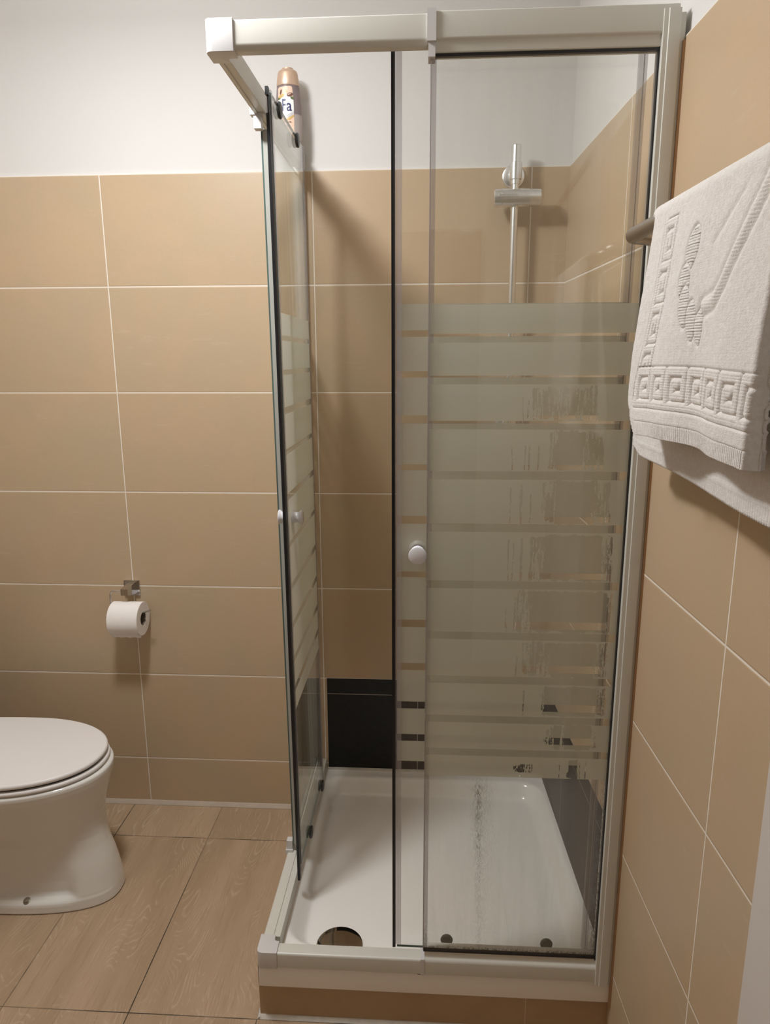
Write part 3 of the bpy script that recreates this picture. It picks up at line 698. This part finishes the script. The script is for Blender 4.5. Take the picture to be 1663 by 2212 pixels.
bm = B(); slab_r = [outline(-1.735, -1.262, .170, YC, pw=2.1, z=z) for z in (.405, .417)]; loft(bm, slab_r); link('seat_gap_slab', bm, M_ROLLER, toilet)  # dark slab filling the gap between seat and lid
bm = B(); lathe(bm, (-1.4560, YC-.1020, .034), Vector((.1, -.5, .85)).normalized(), [(0, .0095), (.002, .0098), (.004, .0088), (.0045, .0055), (.008, .0055), (.0085, 0)], 24); bo = link('fixing_bolt', bm, M_BOLT, toilet, 30)
bm = B(); box(bm, -1.92, -1.745, YC-.18, YC+.18, .392, .78); link('cistern', bm, M_CERAMIC, toilet, bevel=.018)
bm = B(); box(bm, -1.922, -1.738, YC-.187, YC+.187, .78, .81); link('cistern_lid', bm, M_CERAMIC, toilet, bevel=.008)

# ------------------------------------------------------------------ toilet paper
hd = thing('toilet_paper_holder', 'square chrome toilet paper holder fixed on the tile joint', 'toilet paper holder', (-1.307, 0, .768))
bm = B(); box(bm, -1.3325, -1.2825, -.0075, .0002, .7445, .7930); link('wall_plate', bm, M_CHROME, hd, bevel=.001)
bm = B(); prism(bm, [(-.007, .787), (-.068, .784), (-.068, .764), (-.007, .750)], (-1.3170, 0, 0), (-1.2950, 0, 0), (0, 1, 0), (0, 0, 1)); link('arm', bm, M_CHROME, hd, bevel=.0008)
bm = B(); r = .0028; yh = -.062
pts = [Vector((-1.312, yh, .776))] + arc_pts((-1.3535, yh, .776), (-1.3405, yh, .776), (-1.3535, yh, .763)) + arc_pts((-1.3535, yh, .7065), (-1.3535, yh, .7125), (-1.3475, yh, .7065)) + [Vector((-1.262, yh, .7065)), Vector((-1.252, yh, .7075)), Vector((-1.242, yh, .7110)), Vector((-1.228, yh-.004, .7175))]
tube(bm, pts, r, 14); link('rod', bm, M_CHROME, hd)
roll = thing('toilet_roll', 'white toilet paper roll hanging on the chrome holder', 'toilet paper', (-1.302, yh, .6895))
RR, rc, zc = .0525, .0215, .6880; xa, xb2 = -1.3490, -1.2545
bm = B(); lathe(bm, (xa, yh, zc), (1, 0, 0), [(0, rc), (0, RR-.001), (.001, RR), (xb2-xa-.001, RR), (xb2-xa, RR-.001), (xb2-xa, rc), (0, rc)], 64); link('paper', bm, M_PAPER, roll, 40)
bm = B(); lathe(bm, (xa+.0005, yh, zc), (1, 0, 0), [(0, rc-.0002), (xb2-xa-.001, rc-.0002), (xb2-xa-.001, rc-.0014), (0, rc-.0014), (0, rc-.0002)], 40); link('core', bm, M_CORE, roll, 40)
bm = B(); rows = []
for k in range(14):
    w = math.radians(100 + k*6.2) if k < 12 else None
    if k < 12: y, z = yh - RR*1.0005*math.sin(math.radians(128+k*2.2)) , zc + RR*1.0005*math.cos(math.radians(128+k*2.2))
    else: y, z = rows[-1][0].co.y + .0008, rows[-1][0].co.z - .0040
    rows.append([bm.verts.new((xa + (xb2-xa)*i/10 , y + .0006*math.sin(i*1.7)*(k > 11), z - .0012*math.sin(i*2.3)*(k == 13))) for i in range(11)])
for a_, b_ in zip(rows, rows[1:]):
    for i in range(10): bm.faces.new((a_[i], a_[i+1], b_[i+1], b_[i]))
fl = link('loose_sheet', bm, M_PAPER, roll, 60); md = fl.modifiers.new('thickness', 'SOLIDIFY'); md.thickness = .0002

# ------------------------------------------------------------------ shower gel bottle on the side rail
BX, BY, BZ = -.7530, -.050, 2.0275
bot = thing('shower_gel_bottle', 'clear shower gel bottle with rose gold cap and blue lettering, standing on the rail', 'shower gel bottle', (BX, BY, BZ))
bot_rot = Matrix.Rotation(math.radians(3), 3, 'Z')
def bw(p): return bot_rot @ Vector(p) + Vector((BX, BY, BZ))
bprof = [(0, .030, .0185), (.002, .0325, .0205), (.02, .0345, .022), (.06, .0350, .0225), (.10, .0340, .022), (.125, .0318, .021), (.150, .0292, .0205), (.153, .0285, .020)]
def ellring(z, a, b, n=64): return [bw((a*math.cos(2*PI*i/n), b*math.sin(2*PI*i/n), z)) for i in range(n)]
bm = B(); loft(bm, [ellring(*p) for p in bprof]); link('body', bm, M_BOTTLE, bot, 50)
cprof = [(.1470, .0292, .0208), (.1490, .0302, .0214), (.162, .0286, .0204), (.176, .0264, .0192), (.1820, .0244, .0180), (.1860, .0195, .0140), (.1870, .016, .012)]
bm = B(); loft(bm, [ellring(*p) for p in cprof]); cp = link('cap', bm, M_CAP, bot, 50)
bm = B(); loft(bm, [ellring(z, a, b) for z, a, b in ((.186, .015, .010), (.1910, .0140, .0095))]); link('cap_button', bm, M_CAP, cp, 50)
def surf(u, z, off=.0004):       # u metres around from the front centre, z height
    a = np.interp(z, [p[0] for p in bprof], [p[1] for p in bprof]); b = np.interp(z, [p[0] for p in bprof], [p[2] for p in bprof])
    x = min(max(u, -a*.995), a*.995); y = -b*math.sqrt(max(1-(x/a)**2, 0)); n = Vector((x/a**2, y/b**2, 0)).normalized()
    return bw((x+n.x*off, y+n.y*off, z))
def patch(name, pts, mat, off, parent, n=None):
    pts = [(u_, z_*1.085) for u_, z_ in pts]
    """flat outline in (u,z) laid on the bottle's curved front"""
    bm = B(); cx = sum(p[0] for p in pts)/len(pts); cz = sum(p[1] for p in pts)/len(pts); K = 8
    rings = []
    for k in range(1, K+1): rings.append([bm.verts.new(surf(cx+(u-cx)*k/K, cz+(z-cz)*k/K, off)) for u, z in pts])
    c0 = bm.verts.new(surf(cx, cz, off)); m = len(pts)
    for i in range(m): bm.faces.new((c0, rings[0][i], rings[0][(i+1)%m]))
    for A, C in zip(rings, rings[1:]):
        for i in range(m): bm.faces.new((A[i], C[i], C[(i+1)%m], A[(i+1)%m]))
    return link(name, bm, mat, parent, 80)
def dens(pts, n=6):
    out = []
    for i, p in enumerate(pts):
        q = pts[(i+1) % len(pts)]
        for k in range(n): out.append((p[0]+(q[0]-p[0])*k/n, p[1]+(q[1]-p[1])*k/n))
    return out
LU = -.004
lab = patch('label', dens(rounded([(-.0205+LU, .012), (-.0215+LU, .070), (-.0195+LU, .130), (.0170+LU, .132), (.0205+LU, .070), (.0195+LU, .012)], [.003, .01, .004, .006, .01, .003])), M_LABEL, .0004, bot)
wsw = [(-.0200, .104), (-.010, .109), (.000, .112), (.010, .108), (.0195, .104), (.0200, .085), (.0200, .070), (.012, .064), (.002, .062), (-.008, .064), (-.0205, .060), (-.0208, .080)]
patch('white_panel', [(u+LU, z) for u, z in wsw], M_LWHITE, .0007, lab)
patch('silver_swoosh', [(u+LU, z) for u, z in [(-.008, .066), (.004, .068), (.014, .074), (.0200, .0775), (.0200, .070), (.012, .064), (.002, .062)]], M_LGREY, .0009, lab)
patch('gold_line', [(u+LU, z) for u, z in [(-.018, .057), (-.004, .0585), (.008, .060), (.0200, .068), (.0200, .065), (.010, .0565), (-.002, .0545), (-.018, .0545)]], M_LGOLD, .0009, lab)
def ell(cx, cz, a, b, rot=0, n=20): return [(cx+a*math.cos(w)*math.cos(rot)-b*math.sin(w)*math.sin(rot)+LU, cz+a*math.cos(w)*math.sin(rot)+b*math.sin(w)*math.cos(rot)) for w in (2*PI*i/n for i in range(n))]
patch('leaf', ell(-.017, .1055, .005, .003, .6), M_LGREEN, .0008, lab); patch('leaf', ell(.0165, .105, .005, .003, -.5), M_LGREEN, .0008, lab)
patch('nut', ell(.0105, .1125, .0078, .0042, .25), M_LBROWN, .0010, lab); patch('nut_light', ell(.0095, .1135, .0045, .0012, .3), M_LABEL, .0012, lab)
patch('gold_drop', ell(-.0105, .1100, .0085, .0035, .35), M_LGOLD, .0009, lab); patch('flower', ell(-.0125, .1190, .0022, .0060, -.3), M_LBROWN, .0010, lab)
patch('gold_pour', [(u+LU, z) for u, z in [(-.003, .1310), (-.0018, .1310), (.001, .1225), (.006, .1190), (.006, .1165), (-.001, .1195), (-.002, .124)]], M_LGOLD, .0009, lab)
def text_on(name, s, size, u0, z0, mat, parent, off=.0009, shear=0, sx=1.0, bold=0.):
    cu = bpy.data.curves.new(name, 'FONT'); cu.body = s; cu.size = size; cu.resolution_u = 6; cu.shear = shear; cu.offset = bold
    ob = bpy.data.objects.new(name, cu); COL.objects.link(ob); bpy.context.view_layer.update()
    me = bpy.data.meshes.new_from_object(ob.evaluated_get(bpy.context.evaluated_depsgraph_get())); bpy.data.objects.remove(ob)
    for v in me.vertices: v.co = surf(u0+v.co.x*sx, z0+v.co.y, off)
    me.materials.clear(); me.materials.append(mat); o = bpy.data.objects.new(name, me); COL.objects.link(o); setparent(o, parent); return o
text_on('lettering', 'F', .0410, -.0110+LU, .0830, M_NAVY, lab, off=.0018, sx=.58, bold=.0002)
text_on('lettering', 'a', .0400, .0010+LU, .0830, M_NAVY, lab, off=.0018, sx=.84, bold=.0002)
text_on('lettering', 'CREAM', .0052, -.0175+LU, .0545, M_LBROWN, lab)
text_on('lettering', 'OIL', .0056, .0055+LU, .0545, M_LBROWN, lab, bold=.00012)
text_on('lettering', 'Care', .0060, -.0070+LU, .0455, M_LBROWN, lab, shear=.4)

# ------------------------------------------------------------------ towel bar and towel
BO, BZc, RB = .084, 1.6680, .0118
bar = thing('towel_bar', 'dull chrome towel bar with a bent end on the tiled wall', 'towel bar', rw(0, -.85, BZc))
pts = [rw(.004, -.8345, BZc-.006), rw(.045, -.8345, BZc-.003)] + arc_pts(rw(BO, -.8345, BZc), rw(BO-.020, -.8345, BZc), rw(BO, -.8545, BZc), 8) + [rw(BO, -1.0, BZc), rw(BO, -1.30, BZc)] + arc_pts(rw(BO, -1.43, BZc), rw(BO, -1.41, BZc), rw(BO-.02, -1.43, BZc), 8) + [rw(.04, -1.43, BZc), rw(.004, -1.43, BZc)]
bm = B(); tube(bm, pts, RB, 24); link('tube', bm, M_BRUSH, bar, 60)
for yy in (-.8345, -1.43):
    bm = B(); lathe(bm, rw(.0002, yy, BZc-.006), rw(1, 0, 0)-rw(0, 0, 0), [(0, .024), (.006, .024), (.008, .022), (.0085, 0)], 40); link('wall_flange', bm, M_CHROME, bar, 30)

def seg_dist(px, py, a, b):
    ax, ay = a; bx, by = b; dx, dy = bx-ax, by-ay; t = np.clip(((px-ax)*dx+(py-ay)*dy)/max(dx*dx+dy*dy, 1e-9), 0, 1)
    return np.hypot(px-(ax+t*dx), py-(ay+t*dy))
def key_height(a, b):
    """Greek key band: a runs along the border in cells, b across 0..1 ; returns 0..1 raised"""
    fa = a - np.floor(a)
    path = [(0, .10), (.0, .10), (.14, .10), (.14, .90), (.90, .90), (.90, .34), (.44, .34), (.44, .62), (.64, .62)]
    d = np.full(fa.shape, 9.)
    for p, q in zip(path, path[1:]): d = np.minimum(d, seg_dist(fa, b, p, q))
    for p, q in zip(path, path[1:]): d = np.minimum(d, seg_dist(fa-1, b, p, q))
    d = np.minimum(d, seg_dist(fa, b, (.14, .10), (1.14, .10)))
    return np.clip((.115-d)/.05, 0, 1)
WT, LF, LB, AR = .395, .307, .372, .0165
nu = 380
vf = np.linspace(LF, 0, 330); va = np.linspace(0, PI, 16)[1:-1]; vb = np.linspace(0, LB, 120)
u = np.linspace(0, WT, nu)
def terry(uu, vv, seed): return (fbm(uu*900, vv*900, seed)-.5)*.00035 + (fbm(uu*60, vv*60, seed+5)-.5)*.0012
def border_height(uu, vv):
    u_, uu = uu, uu - .016*smoothstep(.24, .10, vv) + .012*smoothstep(.16, .26, vv)*smoothstep(.12, .03, uu)
    h = np.zeros_like(uu); inv, inb = (uu > .042) & (uu < .088) & (vv < LF-.050) & (vv > .012), (vv > LF-.098) & (vv < LF-.040) & (uu > .042)
    kv = key_height((vv-.012)/.0545, (uu-.042)/.046); kb = key_height((uu-.042)/.0520+.0, (LF-.040-vv)/.058)
    rib = .00022*np.sin(vv*2*PI/.0034)
    h = np.where(inv & ~inb, -.0030+.0036*kv+rib, h); h = np.where(inb, -.0030+.0036*kb+rib, h)
    # edge lines
    for d in (np.abs(uu-.0405), np.abs(uu-.0895)): h -= .0012*np.exp(-(d/.0011)**2)*((vv > .012) & (vv < LF-.04))
    for d in (np.abs(vv-(LF-.0995)), np.abs(vv-(LF-.0385))): h -= .0012*np.exp(-(d/.0011)**2)*(uu > .042)
    uu = u_
    # woven hem
    hem = vv > LF-.020
    h = np.where(hem, -.0008+.0006*np.sin(uu*2*PI/.0042), h); h -= .0016*np.exp(-(np.abs(vv-(LF-.0205))/.0010)**2)
    # leaf chain and long curved stem
    for (cu, cv, a, b, rot) in ((.168, .064, .016, .026, .20), (.160, .104, .014, .023, -.25), (.170, .134, .012, .026, -.25), (.193, .152, .011, .025, -.20), (.215, .160, .010, .022, -.12)):
        x_, y_ = uu-cu, vv-cv; xr = x_*math.cos(rot)+y_*math.sin(rot); yr = -x_*math.sin(rot)+y_*math.cos(rot); e = np.hypot(xr/a, yr/b)
        m = e < 1; h = np.where(m, .0010*(1-e)+.0004*np.sin(vv*2*PI/.0034), h); h -= .0024*np.exp(-((e-1.05)/.10)**2)
    path = [(.356, -.01), (.350, .010), (.325, .044), (.293, .082), (.270, .112), (.248, .132), (.222, .137)]
    d = np.full(uu.shape, 9.)
    for p, q in zip(path, path[1:]): d = np.minimum(d, seg_dist(uu, vv, p, q))
    h += .0018*np.exp(-((d)/.006)**2) - .0018*np.exp(-((d-.012)/.0045)**2) + .00025*np.sin(vv*2*PI/.0036)*(d < .009)
    path = [(.290, .022), (.255, .045), (.228, .064)]
    d = np.full(uu.shape, 9.)
    for p, q in zip(path, path[1:]): d = np.minimum(d, seg_dist(uu, vv, p, q))
    h -= .0014*np.exp(-(d/.005)**2)
    return h
rowsP = []
U, V = np.meshgrid(u, vf)
f = U/WT; q = V/LF
yL = -.995 + .030*smoothstep(0, 1, q/.8) - .012*smoothstep(.82, 1, q); yR = -1.380 + .032*q
Y = yL + (yR-yL)*f
rollL = smoothstep(.035, 0, U)*smoothstep(.90, 1.0, q)
off = BO + AR + .006*np.sin(q*PI*.75) + .006*q*np.sin(f*PI*2.2+.6) + .004*q*np.sin(f*PI*5.1+2.) - .022*rollL*0
edgeR = smoothstep(WT-.018, WT, U); off = off - .020*edgeR*(q*.7+.3); Y = Y + .010*edgeR
offL = smoothstep(.012, 0, U); off = off - .006*offL
Zv = BZc - V + .034*smoothstep(.038, 0, U)**1.5*smoothstep(.80, 1., q) + .006*q*np.sin(f*PI*1.1)
hh = border_height(U, V) + terry(U, V, 40)
front = (off+hh, Y, Zv)
A2, U2 = np.meshgrid(va, u, indexing='ij')
offA = BO + (AR+terry(U2, A2*AR, 60))*np.cos(A2); YA = (-.995) + (-1.375+.995)*(U2/WT) + .005*smoothstep(WT-.03, WT, U2); ZA = BZc + AR*np.sin(A2)
V3, U3 = np.meshgrid(vb, u, indexing='ij'); q3 = V3/LB; f3 = U3/WT
yL3 = -.995 + .125*smoothstep(0, 1, q3); yR3 = -1.375 - .0*q3
off3 = BO - AR - .006*q3 + .006*q3*np.sin(f3*PI*2.+2.5) + terry(U3, V3, 80)
off3 = off3 - np.where(V3 > LB-.020, .0006*np.sin(U3*2*PI/.0042), 0); off3 = off3 - .0014*np.exp(-(np.abs(V3-(LB-.0215))/.0012)**2)*-1
off3 = np.maximum(off3, .012)
OFF = np.vstack([front[0], offA, off3]); YY = np.vstack([front[1], YA, yL3+(yR3-yL3)*f3]); ZZ = np.vstack([front[2], ZA, BZc-V3+.004*q3*np.sin(f3*3.)+.022*q3*(1-f3)**2+.012*smoothstep(.03, 0, U3)*smoothstep(.9, 1, q3)])
cr, sr_ = math.cos(RA), math.sin(RA)
PX = -cr*OFF - sr_*YY; PY = -sr_*OFF + cr*YY
nv, nu_ = OFF.shape
verts = np.stack([PX, PY, ZZ], -1).reshape(-1, 3)
idx = np.arange(nv*nu_).reshape(nv, nu_); quads = np.stack([idx[:-1, :-1], idx[:-1, 1:], idx[1:, 1:], idx[1:, :-1]], -1).reshape(-1, 4)
me = bpy.data.meshes.new('towel'); me.from_pydata(verts.tolist(), [], quads.tolist()); me.materials.append(M_TOWEL); me.update()
for p in me.polygons: p.use_smooth = True
towel = bpy.data.objects.new('towel', me); COL.objects.link(towel)
tag(towel, 'white terry towel with Greek key border hung over the towel bar', 'towel')
md = towel.modifiers.new('thickness', 'SOLIDIFY'); md.thickness = .0045; md.offset = -1 if False else 0
